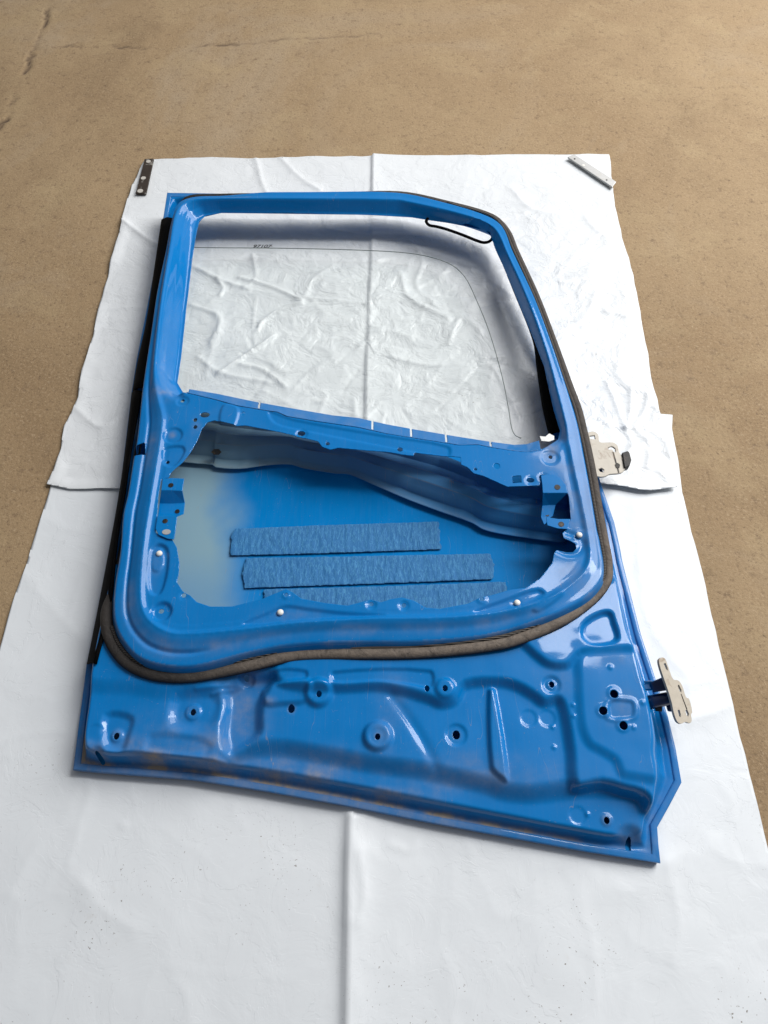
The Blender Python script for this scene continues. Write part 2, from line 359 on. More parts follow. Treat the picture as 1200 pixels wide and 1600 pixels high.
# ------------------------------------------------------------------ ground
fx = np.concatenate([[-40, -12, -4], np.arange(-2.0, 2.0, .009), [2.1, 4, 12, 40]])
fy = np.concatenate([[-40, -10, -2], np.arange(-.6, 3.6, .009), [4, 10, 40]])
GX, GY = np.meshgrid(fx, fy)
GZ = .0012*fbm(GX, GY, .09, 3) - .0012
cr = np.zeros(GX.shape)
def crack(pts, wid, depth, fade):
    global GZ, cr
    a = PL(pts)[:, :2]; q = []
    for i in range(len(a)-1):
        for j in range(8):
            t = j/8; p = a[i]*(1-t)+a[i+1]*t; q.append(p+rng.randn(2)*.004)
    q = np.array(q+[a[-1]]); d = local(lambda p, X, Y: segd(p, X, Y, False), q, GX, GY, .08, 1)
    br = np.clip(.55+.9*vnoise(GX, GY, .06, 91), .1, 1)*fade
    wv_ = wid*(.6+.5*br); GZ = GZ-depth*np.exp(-(d/wv_)**2)*br; cr = np.maximum(cr, np.exp(-(d/(wv_*.85))**2)*br)
crack([(84, -30), (72, 25), (68, 45), (58, 65), (48, 85), (38, 115), (22, 150), (5, 190), (-30, 230)], .006, .006, 1.1)
crack([(52, 76), (90, 72), (118, 70), (140, 78), (165, 70), (190, 73), (240, 75), (290, 79), (320, 70), (370, 69)], .0055, .004, 1.0)
crack([(370, 69), (440, 62), (520, 58), (590, 52)], .006, .004, .6)
ny, nx = GX.shape; idx = np.arange(ny*nx).reshape(ny, nx)
gf = np.stack([idx[:-1, :-1].ravel(), idx[:-1, 1:].ravel(), idx[1:, 1:].ravel(), idx[1:, :-1].ravel()], 1).tolist()
g = new_obj('ground', np.stack([GX.ravel(), GY.ravel(), GZ.ravel()], 1), gf, M_ground, None, True, {'crack': cr.ravel()})
tag(g, 'dusty brown concrete yard floor with a cracked joint at the upper left', 'ground', 'structure')

# ------------------------------------------------------------------ door curves (pixel outlines lifted to their own heights)
O_px = [(262,303,.080),(255,345,.077),(241,425,.068),(227,500,.059),(215,560,.053),(206,620,.046),(188,768,.036),(171,863,.029),(151,963,.024),(136,1038),(130,1085),(124,1130),(115,1202)]
O_b = [(160,1206),(300,1217),(420,1236),(540,1258),(680,1286),(800,1308),(920,1330),(1031,1347)]
O_r = [(1028,1320),(1026,1292),(1045,1258),(1064,1222),(1055,1170),(1043,1120),(1020,1050),(1000,990),(985,935),(970,880),(966,860),(957,820,.023),(942,775,.028),(928,730,.033),(917,700,.037),(912,665,.042),(904,640,.045),(893,615,.05),(860,545,.057),(826,462,.063),(793,385,.071),(777,352,.074),(752,338,.076),(700,323,.077),(640,310,.078),(600,307,.079),(400,305,.080)]
O = PL(O_px+O_b+O_r, .021)[:, :2]
F = catmull(PL([(330,304),(300,306),(280,314),(270,335),(260,385),(246,452),(236,520),(230,557),(223,606),(215,680),(208,720),(200,770),(193,800),(188,868),(181,913),(179,960),(190,993),(218,1024),(262,1037),(310,1036),(389,1016),(460,1003),(560,999),(640,999),(700,996),(760,989),(820,974),(870,957),(915,932),(937,905),(939,880),(934,850),(924,790),(912,722),(900,662),(885,612),(861,540),(834,468),(799,393),(784,357),(762,341),(700,321),(620,304),(480,303)], .110)[:, :2], True, 5)
K = catmull(PL([(330,309),(298,311),(283,318),(272,336),(264,385),(252,460),(243,535),(240,590),(246,625),(252,655),(240,740),(230,800),(221,865),(218,937),(230,968),(263,989),(304,991),(389,983),(470,973),(560,968),(640,967),(723,964),(800,952),(860,935),(905,905),(922,880),(923,850),(912,790),(897,722),(885,662),(872,612),(851,540),(825,468),(791,393),(776,361),(757,347),(700,328),(640,314),(620,310),(480,309)], .120)[:, :2], True, 5)
L_ = catmull(PL([(285,322),(262,350),(250,440),(229,560),(225,600),(212,680),(193,800),(172,930),(153,1020),(142,1100),(137,1165),(160,1174),(225,1174),(327,1186),(420,1198),(540,1219),(680,1246),(800,1270),(900,1289),(965,1300),(1000,1297),(1008,1275),(1014,1245),(1015,1215),(1009,1180),(1010,1151),(1001,1096),(991,1063),(983,1027),(969,991),(958,935),(948,880),(936,820),(915,722),(895,640),(870,580),(830,480),(790,390),(765,352),(700,330),(620,318),(400,318)], .062)[:, :2], True, 4)
W3 = [(277,598,.055),(283,557,.055),(291,482,.056),(302,407,.066),(308,368,.076),(312,348,.081),(321,338,.084),(345,333,.085),(460,333,.085),(580,336,.085),(642,340,.084),(705,351,.083),(747,361,.081),(762,370,.079),(770,382,.077),(801,453,.075),(834,532,.085),(850,574,.092),(864,637,.095),(875,674,.100),(872,686,.102)]
WB = [(853,689),(843,688),(823,694),(803,695),(765,690),(720,683),(648,671),(604,663),(560,653),(520,649),(450,637),(400,628),(338,615),(290,607)]
W = np.concatenate([PL(W3, .052), PL(WB, .102)])[:, :2]
BL = PL([(240,598),(291,611),(338,622),(370,631),(417,639),(433,641),(449,648),(497,656),(560,665),(604,675),(648,682),(718,693),(747,692),(770,697),(803,702),(823,704),(847,700),(863,690),(885,686),(930,690)], .118)[:, :2]
A = PL([(345,659),(335,656),(324,659),(315,670),(308,688),(297,707),(285,722),(272,733),(267,738),(263,746),(252,748),(247,775),(245,808),(243,832),(256,838),(268,841),(276,855),(280,879),(279,895),(276,909),(285,923),(297,930),(307,940),(328,947),(362,947),(410,935),(434,925),(447,920),(457,925),(471,935),(509,942),(543,946),(562,941),(580,936),(595,941),(610,936),(628,933),(646,938),(665,949),(687,951),(731,943),(749,934),(767,930),(797,921),(822,918),(844,903),(863,879),(866,864),(870,858),(885,862),(896,862),(901,856),(899,849),(890,844),(881,840),(879,832),(886,826),(892,810),(889,776),(882,757),(868,746),(852,743),(845,750),(843,758),(793,760),(755,743),(740,739),(731,730),(720,725),(720,714),(690,711),(648,706),(646,712),(630,710),(608,706),(568,703),(528,699),(516,702),(503,697),(497,689),(474,683),(440,675),(383,664),(370,665)], .116)[:, :2]

ROOT = bpy.data.objects.new('truck_door', None); COL.objects.link(ROOT); ROOT.location = (0, .95, 0); ROOT['_abs'] = (0, .95, 0)
tag(ROOT, 'bare blue truck cab door lying inner side up on the white sheets', 'vehicle door')

RES = .0020
X, Y = np.meshgrid(np.arange(-.66, .60, RES), np.arange(.06, 1.90, RES))
sO = sdf(O, X, Y); sF = sdf(F, X, Y); sK = sdf(K, X, Y); sL = sdf(L_, X, Y); sW = sdf(W, X, Y); sA = sdf(A, X, Y)
# signed side of the belt line: positive towards the window
by = np.interp(X, BL[:, 0], BL[:, 1]); belt = Y-by

def blend(h, pts, z, lvl, soft, rel=False, smooth=True):
    p = PL(pts, z)[:, :2]
    if smooth: p = catmull(p, True, 4)
    s = local(sdf, p, X, Y, .05, -1); wgt = sst(-soft/2, soft/2, s)
    return h+wgt*lvl if rel else h*(1-wgt)+lvl*wgt
# --- lower panel
H = np.full(X.shape, .048)
H = blend(H, [(80,900),(90,1250),(340,1250),(350,1186),(425,1168),(505,1179),(580,1193),(667,1205),(761,1226),(787,1236),(835,1240),(902,1231),(974,1233),(1005,1243),(1022,1270),(1110,1250),(1060,880)], .06, .067, .036)
H = blend(H, [(354,1104),(356,1080),(395,1060),(425,1058),(418,1078),(408,1095),(405,1120),(403,1146),(372,1170),(358,1176),(350,1150)], .06, .049, .024)
H = blend(H, [(425,1000),(432,1062),(470,1074),(530,1075),(592,1073),(630,1080),(670,1092),(690,1100),(712,1094),(727,1070),(781,1066),(809,1073),(835,1088),(850,1098),(872,1094),(882,1118),(891,1172),(899,1228),(940,1224),(974,1233),(1005,1243),(1030,1272),(1110,1240),(1060,880),(430,880)], .075, .082, .021)
H = blend(H, [(100,900),(130,1062),(200,1074),(260,1082),(330,1072),(350,1052),(440,1040),(440,900)], .07, .075, .034)
H = blend(H, [(905,1024),(902,1060),(907,1130),(919,1162),(938,1174),(960,1188),(975,1212),(1120,1210),(1060,950),(980,1000)], .08, .088, .019)
H = blend(H, [(908,1020),(978,1014),(1020,1010),(980,900),(900,940),(810,985),(850,1034),(885,1040)], .088, .093, .016)
H = blend(H, [(912,976),(938,960),(952,960),(958,975),(964,998),(955,1006),(924,1008),(909,996)], .085, -.008, .008, True)
H = blend(H, [(764,1078),(772,1078),(793,1219),(782,1214),(768,1198)], .07, .009, .008, True)
H = blend(H, [(410,1075),(480,1064),(488,1075),(478,1095),(440,1100),(415,1100)], .07, .007, .012, True)
H = blend(H, [(425,1050),(478,1050),(478,1062),(430,1066)], .075, -.004, .006, True)
H = blend(H, [(520,1052),(672,1050),(674,1074),(640,1070),(592,1064),(522,1066)], .075, -.004, .006, True)
H = blend(H, [(278,1088),(330,1083),(345,1100),(330,1130),(300,1140),(270,1130)], .065, -.008, .026, True)
H = blend(H, [(166,1118),(205,1122),(200,1150),(190,1172),(166,1165)], .065, -.007, .015, True)
H = blend(H, [(236,1150),(300,1152),(330,1165),(320,1178),(230,1172)], .065, -.004, .016, True)
def groove(h, pts, z, dz, wid):
    p = catmull(PL(pts, z)[:, :2], False, 4); d = local(lambda q, a, b: segd(q, a, b, False), p, X, Y, .05, 1)
    return h+dz*np.exp(-(d/wid)**2)
H = groove(H, [(612,1087),(640,1125),(665,1165),(680,1196)], .068, -.0022, .009)
H = groove(H, [(306,1076),(372,1069),(368,1073),(330,1084)], .07, .002, .003)
def disc(h, px, py, r, z, dz, soft, top=None, keep=None):
    c = P(px, py, z); s = math.dist(c, (0, 0, CAM_H))/FPX; d = np.hypot(X-c[0], Y-c[1]); R = r*s
    return h+dz*(1-sst(R-soft, R, d))
for (px, py, r, z, dz, soft) in [(302,1113,13,.06,.003,.004),(183,1150,10,.062,.003,.004),(498,1082,24,.075,.009,.012),(590,1150,25,.068,.0085,.010),(590,1150,13,.075,-.001,.003),
        (713,1148,17,.068,-.0025,.004),(695,1077,18,.075,.005,.009),(861,1071,15,.078,-.003,.006),(861,1071,8,.078,.002,.003),(384,1058,14,.07,-.007,.007),(950,1280,9,.058,.002,.003),
        (987,1316,26,.05,-.012,.022),(155,1184,14,.045,-.006,.010),(958,1085,11,.083,.0015,.003),(941,1112,11,.083,.0015,.003),(972,1134,11,.083,.0015,.003)]:
    H = disc(H, px, py, r, z, dz, soft)
H = blend(H, [(953,1098),(985,1098),(988,1104),(988,1118),(984,1122),(953,1122)], .083, -.003, .003, True)
H = blend(H, [(946,1096),(990,1094),(993,1124),(946,1126)], .083, .0015, .003, True)
for (px, py, r, z) in [(826,1122,13,.068),(855,1122,13,.068),(905,1273,13,.058),(148,1146,13,.064)]:
    c = P(px, py, z); s = math.dist(c, (0, 0, CAM_H))/FPX; d = np.hypot(X-c[0], Y-c[1]); H = H-.0012*(1-sst(r*s-.003, r*s, d))
for (px, py) in [(952,1045),(895,1102),(896,1119),(988,1138),(866,1133),(868,1165),(925,1268),(1002,1100)]:
    H = disc(H, px, py, 4, .08, .002, .003)
H += .0009*fbm(X, Y, .13, 21, 3)
# --- rim to panel transition
dL = np.maximum(-sL, 0); sOi = np.maximum(sO-.010, 0); t = np.where(sL > 0, 1, sOi/(sOi+dL+1e-6))
rimz = .0185+.062*np.clip((Y-.5)/1.27, 0, 1.1); prof = sst(.24, 1.0, t)
wbot = sst(.30, .20, Y-.35+.0*X) if False else 1-sst(.25, .45, Y-X*.0)
HR = rimz+(H-rimz)*prof - .0012*np.exp(-((t-.24)/.10)**2)*wbot
# --- tub
dF = np.maximum(-sF, 0); wall = 1-sst(0, .017, dF)
hF = .106+.0105*np.maximum(sst(1.2, 1.5, Y), sst(.22, .32, X))*sst(-.45, -.3, X)
HT = HR*(1-wall)+hF*wall
dK = np.maximum(-sK, 0); inF = sF > 0
tt = np.where(sK > 0, 1, np.maximum(sF, 0)/(np.maximum(sF, 0)+dK+1e-6))
left = (1-sst(-.36, -.30, X))*(1-sst(1.05, 1.15, Y))
wide = sst(.012, .03, sF+dK)
lift = sst(.45, 1, tt)*(1-.5*wide)+.5*wide*tt
HI = hF+(.119-hF)*lift-.005*np.exp(-((tt-.42)/.07)**2)*left
# inside the crest
kk = np.maximum(sK, 0); body = .119-.0045*sst(.001, .012, kk)+.0014*np.exp(-(kk/.007)**2)
dW = np.maximum(-sW, 0)
s_ = kk/(kk+dW+1e-6)
drop = .70*np.clip((s_-.10)/.74, 0, 1)+.30*sst(.10, .86, s_)
upw = sst(-.035, .02, belt)*np.where(belt < .001, 1-sst(.03, .06, kk), 1)
zW = .055+.031*sst(1.32, 1.66, Y)
yr = [P(875,674,.1)[1], P(864,637,.095)[1], P(850,574,.092)[1], P(834,532,.085)[1], P(801,453,.075)[1], P(770,382,.077)[1]]
mr = sst(.15, .28, X); zW = zW*(1-mr)+mr*np.interp(Y, yr, [.1, .095, .092, .085, .075, .077])
win = .120-(.120-zW)*drop-.0022*np.exp(-((s_-.44)/.035)**2)+.0012*np.exp(-((s_-.20)/.05)**2)
body = body*(1-upw)+win*upw
HI = np.where(sK > 0, body, HI)
HH = np.where(inF, HI, HT)
# tub embossing
H = HH
H = blend(H, [(237,858),(247,850),(260,856),(262,880),(256,912),(248,928),(236,926),(232,905),(234,880)], .115, -.0055, .006, True)
H = blend(H, [(240,862),(252,858),(256,880),(248,893),(238,890)], .11, .0025, .004, True)
H = disc(H, 252, 955, 17, .115, -.006, .007)
H = blend(H, [(258,700),(284,697),(288,706),(272,727),(258,726),(254,712)], .115, -.004, .004, True)
H = disc(H, 270, 680, 15, .115, -.003, .004)
H = blend(H, [(380,975),(420,957),(444,947),(480,951),(540,958),(600,962),(540,967),(460,971)], .115, -.004, .007, True)
H = blend(H, [(740,957),(790,937),(840,921),(850,928),(820,945),(770,957)], .115, -.004, .006, True)
H = blend(H, [(832,953),(870,926),(880,924),(878,931),(842,956)], .115, .003, .004, True)
H = blend(H, [(349,632),(372,637),(364,668),(344,668)], .117, .0035, .006, True)
H = blend(H, [(420,642),(460,655),(600,680),(700,697),(700,712),(620,700),(480,672),(430,660)], .117, -.0025, .006, True)
H = groove(H, [(864,857),(885,866),(903,864),(910,850),(900,838),(884,832)], .113, -.003, .005)
for (px, py, r, dz) in [(285,626,10,-.002),(471,677,10,-.002),(860,714,14,-.0025),(447,930,7,.0015),(580,944,9,-.002),(631,946,9,-.002),(753,936,9,.0015),(287,930,8,-.001),(829,750,9,-.001),(849,745,9,-.001),(438,957,9,-.001),(808,942,9,-.001),(905,836,12,.001)]:
    H = disc(H, px, py, r, .116, dz, .003)
H = blend(H, [(735,330),(735,330),(735,330)], .1, 0, .003, True) if False else H
H += .0006*fbm(X, Y, .17, 55, 2)*(sK > 0.02)
# stepped ends where the belt meets the pillars
for _ in range(1):
    Hs = H.copy(); Hs[1:-1] = .25*H[:-2]+.5*H[1:-1]+.25*H[2:]; H2 = Hs.copy(); H2[:, 1:-1] = .25*Hs[:, :-2]+.5*Hs[:, 1:-1]+.25*Hs[:, 2:]; H = H2
# --- holes
WC = np.concatenate([PL(W3, .052)[:, :2], BL[1:-3][::-1][:, :2]])
sWC = sdf(WC, X, Y); keep = np.minimum(sO-.009, np.minimum(-sWC, -sA))
HOLES = [(302,1113,4,4,.062),(183,1151,4,4,.06),(455,1107,5,5,.07),(498,1083,4,4,.082),(590,1151,4,4,.075),(713,1148,5.5,5.5,.066),(667,1077,3.5,4.5,.074),(695,1077,4,4,.08),(861,1071,4,4,.075),
    (384,1058,4,3.5,.066),(950,1281,4,4,.058),(987,1319,4,8,.042),(155,1184,4.5,5,.042),(958,1086,6,5,.084),(941,1112,6,5,.084),(973,1135,6,5,.084),
    (320,648,7,4,.115),(305,656,3,3,.115),(305,667,3,3,.115),(380,646,3,3,.115),(471,677,6,4,.113),(512,693,3,2.6,.115),(625,702,4.5,3.6,.115),(743,733,2.4,2.2,.115),(776,728,5,4.2,.115),
    (829,750,6,3.4,.115),(849,745,6.5,3.6,.115),(860,714,3,2.6,.113),(447,929,3.2,2.8,.117),(580,944,3.6,3,.113),(631,946,3.6,3,.113),(753,936,3.2,2.8,.117),(287,930,3.6,3,.114),(285,626,3,2.6,.113),(262,722,2.6,2.4,.112),(252,955,4,3,.109)]
for h_ in HOLES:
    p = ell(*h_[:4], h_[4])[:, :2]; keep = np.minimum(keep, -local(sdf, p, X, Y, .02, -1))
for pts, z in [([(800,744),(814,743),(815,754),(801,755)], .115), ([(208,700),(228,694),(228,713),(208,715)], .100)]:
    p = PL(pts, z)[:, :2]; keep = np.minimum(keep, -local(sdf, p, X, Y, .02, -1))
# --- dirt lying in the gutters
dust_and_glint = np.zeros(X.shape)
gut = 1.8*np.exp(-((t-.16)/.22)**2)*(sL < 0)*(1-sst(.24, .34, Y+.12*X))*(1-sst(.2, .5, X)*.8)
dust_and_glint = np.maximum(dust_and_glint, gut*1.35*(1-.35*sst(-.35, .3, X)))
dust_and_glint = np.maximum(dust_and_glint, .22*np.exp(-(kk/.035)**2)*(sK > 0)*(belt < 0)*sst(.1, .35, X))
dust_and_glint = np.maximum(dust_and_glint, .38*np.exp(-(dF/.008)**2)*(sF < 0)*(Y < .75))
dust_and_glint = np.maximum(dust_and_glint, .28*(sst(0, .5, tt)*(1-sst(.6, 1, tt)))*(Y < .6))
def dpatch(px, py, r, z, a, sy=1):
    global dust_and_glint
    c = P(px, py, z); d = np.hypot(X-c[0], (Y-c[1])/sy)
    dust_and_glint = np.maximum(dust_and_glint, a*np.exp(-(d/r)**2))
for a_ in [(200,1168,.035,.05,1.1,.5),(160,1178,.02,.045,1.2,1),(420,1095,.012,.07,.9,.7),(385,1105,.04,.06,.42,1.2),(300,1165,.05,.06,.55,.35),(870,1062,.022,.08,.5,1),(395,1062,.025,.06,.55,.7),(600,1198,.22,.06,.42,.10),
           (330,1160,.05,.06,.5,.4),(965,1030,.05,.085,.35,.3),(965,1110,.032,.084,.32,1),(255,615,.03,.11,.8,.7),(868,700,.03,.11,.8,1),(885,740,.03,.112,.35,2),(240,690,.02,.115,.4,3),(900,890,.05,.112,.3,1.2),(450,962,.05,.11,.4,.3),
           (302,1113,.012,.06,.6,1),(302,1095,.02,.06,.35,.6),(183,1150,.010,.06,.7,1),(455,1107,.006,.07,1,1),(713,1148,.006,.068,.9,1),(590,1150,.006,.075,1,1),(950,1281,.008,.058,1,1),(861,1071,.008,.075,.8,1),(987,1310,.02,.045,.8,1),
           (320,648,.01,.115,.5,1),(305,665,.012,.115,.45,2),(270,680,.008,.11,.9,1),(560,1182,.12,.06,.45,.15),(240,880,.02,.11,.3,2),(600,1135,.02,.07,.3,2),(610,1100,.03,.07,.25,2)]:
    dpatch(*a_)
for a_ in [(230,1186,.05,.045,1.3,.30),(330,1198,.06,.04,1.2,.25),(450,1214,.08,.04,1.1,.22),(600,1242,.08,.04,.8,.2),(893,790,.055,.115,.5,2.6),(330,700,.10,.11,.12,1),(372,1110,.05,.055,.6,1),(300,1140,.09,.06,.25,.4),(700,1215,.20,.06,.4,.12),(500,1195,.16,.06,.55,.12)]:
    dpatch(*a_)
dust_and_glint *= np.clip(.75+.7*fbm(X, Y, .05, 77), .2, 1.4)
prim = np.zeros(X.shape)
panel = field_mesh('inner_panel', X, Y, H, keep, M_blue, ROOT, .0014, {'dust_and_glint': dust_and_glint, 'primer': prim})

# --- outer skin (face down), with its hem folded up round the rim
WS = np.concatenate([PL([(270,612,.03),(281,550,.032),(291,430,.045),(301,362,.055),(318,338,.06),(345,331,.062),(580,334,.062),(642,337,.062),(705,348,.061),(757,360,.058),(774,376,.056),(806,450,.047),(838,530,.037),(852,630,.03),(870,690,.03)], .03), PL([(853,700),(803,706),(720,694),(604,676),(520,661),(400,640),(290,617)], .03)])[:, :2]
sWs = sdf(WS, X, Y)
hz = .013+.002*np.exp(-np.maximum(sO, 0)/.03)+.046*sst(1.10, 1.66, Y)
hz = hz+.0005*fbm(X, Y, .3, 5, 2)
c0 = P(285, 830, .015)
pr = sst(c0[0]+.155, c0[0]+.045, X+.25*(Y-c0[1])+.02*fbm(X, Y, .1, 9)); top = sst(P(500, 745, .015)[1]-.02, P(500, 722, .015)[1]+.05, Y-.0*X)
pr = sst(.03, .06, sO)*np.clip(pr*(.9-.25*sst(c0[1]-.02, c0[1]-.16, Y)), 0, .88)
step = slice(None, None, 1)
skin = field_mesh('outer_skin', X[::2, ::2], Y[::2, ::2], hz[::2, ::2], np.minimum(sO-.003, -sWs)[::2, ::2], M_inside, ROOT, .0014,
                  {'dust_and_glint': np.zeros(X.shape)[::2, ::2], 'primer': pr[::2, ::2]}, offset=-1)

def hem():
    n = len(O); V = []; Fc = []; prof = [(.0004, .0055), (.0012, .0125), (.0016, .0190), (.0006, .0212), (-.0010, .0218), (-.0085, .0216), (-.0105, .0208), (-.0112, .0175)]
    for i in range(n):
        a, b, c = O[i-1], O[i], O[(i+1) % n]; t1 = (b-a)/np.linalg.norm(b-a); t2 = (c-b)/np.linalg.norm(c-b)
        n1 = np.array([-t1[1], t1[0]]); n2 = np.array([-t2[1], t2[0]]); m = n1+n2; m /= np.linalg.norm(m); k = 1/max(.5, float(m@n1))
        zb = .062*min(max((b[1]-.5)/1.27, 0), 1.1)
        for o_, z in prof: V.append((*(b-m*k*o_*HS), z+(zb if z > .013 else .62*zb)))  # lowest profile points: a skirt added to block light under the rim
    q = len(prof)
    for i in range(n):
        for j in range(q-1): Fc.append([i*q+j, i*q+j+1, ((i+1) % n)*q+j+1, ((i+1) % n)*q+j])
    return new_obj('rim_hem', V, Fc, M_blue, ROOT, True, {'dust_and_glint': [.55 if v_[1] < .33 and v_[0] < .1 else .2 for v_ in V], 'primer': [0]*len(V)})
ar = sum(O[i][0]*O[(i+1) % len(O)][1]-O[(i+1) % len(O)][0]*O[i][1] for i in range(len(O)))
HS = 1 if ar > 0 else -1
hem()

# --- intrusion beam seen through the opening
low = catmull(PL([(250,720),(289,723),(310,725),(332,727),(338,731),(376,733),(414,728),(452,726),(474,732),(522,740),(546,742),(586,759),(637,781),(685,799),(736,817),(755,828),(784,835),(830,842),(885,850)], .024), False, 4)
upp = catmull(PL([(262,632),(300,640),(330,645),(345,648),(350,650),(383,655),(420,662),(455,665),(480,672),(525,680),(548,684),(590,692),(640,702),(690,715),(740,735),(760,745),(790,755),(835,765),(890,775)], .050), False, 4)
T = np.array([0, .03, .10, .16, .172, .184, .26, .34, .352, .364, .45, .53, .545, .56, .66, .76, .775, .79, .9, 1])
zp = np.array([.0015, 0, 0, .001, .003, .006, .014, .0215, .0232, .0240, .0245, .0250, .0240, .0215, .012, .007, .0055, .0062, .009, .010])
V = []; Pm = []; Dm = []; m_ = len(low); cums = np.arange(m_)
for i in range(m_):
    rib = sum(.0035*math.exp(-((i-c_)/.7)**2) for c_ in (14, 21, 30, 38, 47, 55)); dim = sum(.004*math.exp(-((i-c_)/1.6)**2) for c_ in (17, 33, 44))
    for j, tj in enumerate(T):
        p = low[i]*(1-tj)+upp[i]*tj; z = p[2]+zp[j]+(rib if .03 < tj < .345 else 0)-(dim if .36 < tj < .54 else 0)
        V.append((p[0], p[1], z)); Pm.append(.93-.78*min(1, max(0, (i/m_-.15)*1.5))); Dm.append((.8 if j in (8, 12) else .5 if j == 1 else .08)*(.75 if i/m_ < .85 else .3))  # kink rows and lower lip lightened to paint in highlight lines
nT = len(T); Fb = [[i*nT+j, (i+1)*nT+j, (i+1)*nT+j+1, i*nT+j+1] for i in range(m_-1) for j in range(nT-1)]
beam = new_obj('intrusion_beam', V, Fb, M_inside, ROOT, True, {'dust_and_glint': Dm, 'primer': Pm})
sm = beam.modifiers.new('thickness', 'SOLIDIFY'); sm.thickness = .0018; sm.offset = 0
plate('beam_hole', [P(338+8*math.cos(a_), 706+5*math.sin(a_), .0545) for a_ in [math.pi/3*k for k in range(6)]][::-1], [], .0006, M_dark, beam, 0)
tag(beam, 'grey primed beam with thin blue overspray', None)

# --- belt flange: the lower lip along the window sill, slit in five places
bl = BL[1:-3]; wb = PL(WB[::-1], .100); nn = 90; V = []; Fc = []
tt_ = np.linspace(0, 1, nn*4); xs_ = bl[0, 0]+(bl[-1, 0]-bl[0, 0])*tt_
by_ = np.interp(xs_, bl[:, 0], bl[:, 1]); wy_ = np.interp(xs_, wb[:, 0], wb[:, 1]); wy_ = np.maximum(wy_, by_+.003)
pxs = 600+FPX*xs_/((CAM_H-.102)/(CP-SP*(800-650)/FPX))
slits = [P(404, 634, .102)[0], P(582, 664, .102)[0], P(642, 676, .102)[0], P(697, 686, .102)[0], P(766, 694, .102)[0]]
for x_, b_, w_ in zip(xs_, by_, wy_):
    V += [(x_, b_-.002, .1152), (x_, b_+.0006, .1147), (x_, b_+.0022, .1040), (x_, w_, .1000), (x_, w_+.0008, .0930)]
for i in range(len(xs_)-1):
    gap = min(abs(.5*(xs_[i]+xs_[i+1])-q_) for q_ in slits) < .0022
    for j in range(4):
        if gap and j in (2, 3): continue
        Fc.append([i*5+j, (i+1)*5+j, (i+1)*5+j+1, i*5+j+1])
bf = new_obj('belt_flange', V, Fc, M_blue, ROOT, True, {'dust_and_glint': [.25]*len(V), 'primer': [0]*len(V)})
bf.modifiers.new('thickness', 'SOLIDIFY').thickness = .001

# --- crinkled damping pads stuck to the skin
def pad(pts, z=.0172, seed=1):
    p = PL(pts, z)[:, :2]; q = []
    for i in range(len(p)):
        a, b = p[i], p[(i+1) % len(p)]; n_ = max(2, int(np.linalg.norm(b-a)/.005))
        short = np.linalg.norm(b-a) < .08
        for j in range(n_):
            q.append(a+(b-a)*j/n_+np.random.RandomState(seed*97+i*31+j).randn(2)*(.0011 if short else .0003))
    q = np.array(q); x, y = np.meshgrid(np.arange(q[:, 0].min()-.004, q[:, 0].max()+.004, .0025), np.arange(q[:, 1].min()-.004, q[:, 1].max()+.004, .0025))
    s = sdf(q, x, y); zz = z+.0006*sst(0, .004, s)+.0007*vnoise(x, y*.25, .004, seed)+.0005*vnoise(x, y, .02, seed+3)
    return field_mesh('damping_pad', x, y, zz, s, M_pad, ROOT, .001)
pad([(368,826),(362,836),(360,868),(520,864),(689,858),(687,836),(685,815),(520,820)], seed=1)
pad([(384,872),(378,895),(382,919),(580,912),(771,905),(773,885),(766,865),(560,869)], seed=2)
pad([(412,921),(416,958),(600,985),(795,975),(797,940),(790,909),(600,916)], seed=3)

# --- window glass, pulled down a little from its frame
gp = catmull(PL([(284,386),(330,387),(450,388),(590,392),(655,398),(700,411),(725,431),(745,470),(765,520),(785,590),(795,640),(799,666),(805,680),(818,686)], .0440), False, 4)
gp = np.concatenate([gp, PL([(830,712),(700,700),(400,650),(255,622)], .040)])
gl_o = plate('window_glass', [tuple(p) for p in gp], [], .004, M_glass, ROOT, 0)
tube('glass_edge', gp[:52]+np.array([0, 0, .0]), .0011, M_gedge, gl_o, n=6, spline=False)
tx = bpy.data.curves.new('etched_number', 'FONT'); tx.body = '97107'; tx.size = .034; tx.extrude = .0001; tx.shear = .3; tx.space_character = .95; tx.offset = .0006
to = bpy.data.objects.new('etched_number', tx); COL.objects.link(to)
dg = bpy.context.evaluated_depsgraph_get(); me = bpy.data.meshes.new_from_object(to.evaluated_get(dg)); COL.objects.unlink(to); bpy.data.objects.remove(to)
c = P(394, 387, .0452); vs = [(c[0]+v.co.x*.6, c[1]+v.co.y*.48, c[2]+v.co.z) for v in me.vertices]
new_obj('etched_number', vs, [list(p.vertices) for p in me.polygons], M_ink, gl_o, False)

# --- rubber parts
def zs(y):   # seal rides at a height that follows the panel
    return .083
seal_pts = [(169,985,.078),(180,1012,.078),(201,1036,.078),(235,1052,.078),(270,1057,.078),(304,1056,.078),(345,1049,.078),(389,1040,.08),(457,1024,.08),(510,1021,.08),(560,1021,.082),(640,1020,.084),(700,1016,.086),(760,1009,.088),(800,1001,.09),(870,973,.094),(925,938,.095),(948,908,.095),(950,880,.096),(944,845,.098),(935,795,.10),(922,722,.102),(911,672,.102),(903,640,.102),(890,605,.103),(866,535,.104),(838,462,.104),(806,392,.104),(792,360,.103),(768,338,.103),(700,318,.103),(625,303,.103),(520,305,.100),(330,307,.095),(292,311,.09),(281,330,.070),(271,360,.062),(257,430,.058),(244,530,.056),(232,610,.056),(216,700,.058),(203,780,.060),(190,860,.064),(174,925,.070),(168,955,.076)]
q = PL(seal_pts)
seal = tube('door_seal', q, [(.0062 if i > 34 and i < len(seal_pts)-1 else .0125 if p[1] > 940 else .0092 if p[1] > 600 else .0074) for i, p in enumerate(seal_pts)], M_seal, ROOT, True, 14, .85, 6)
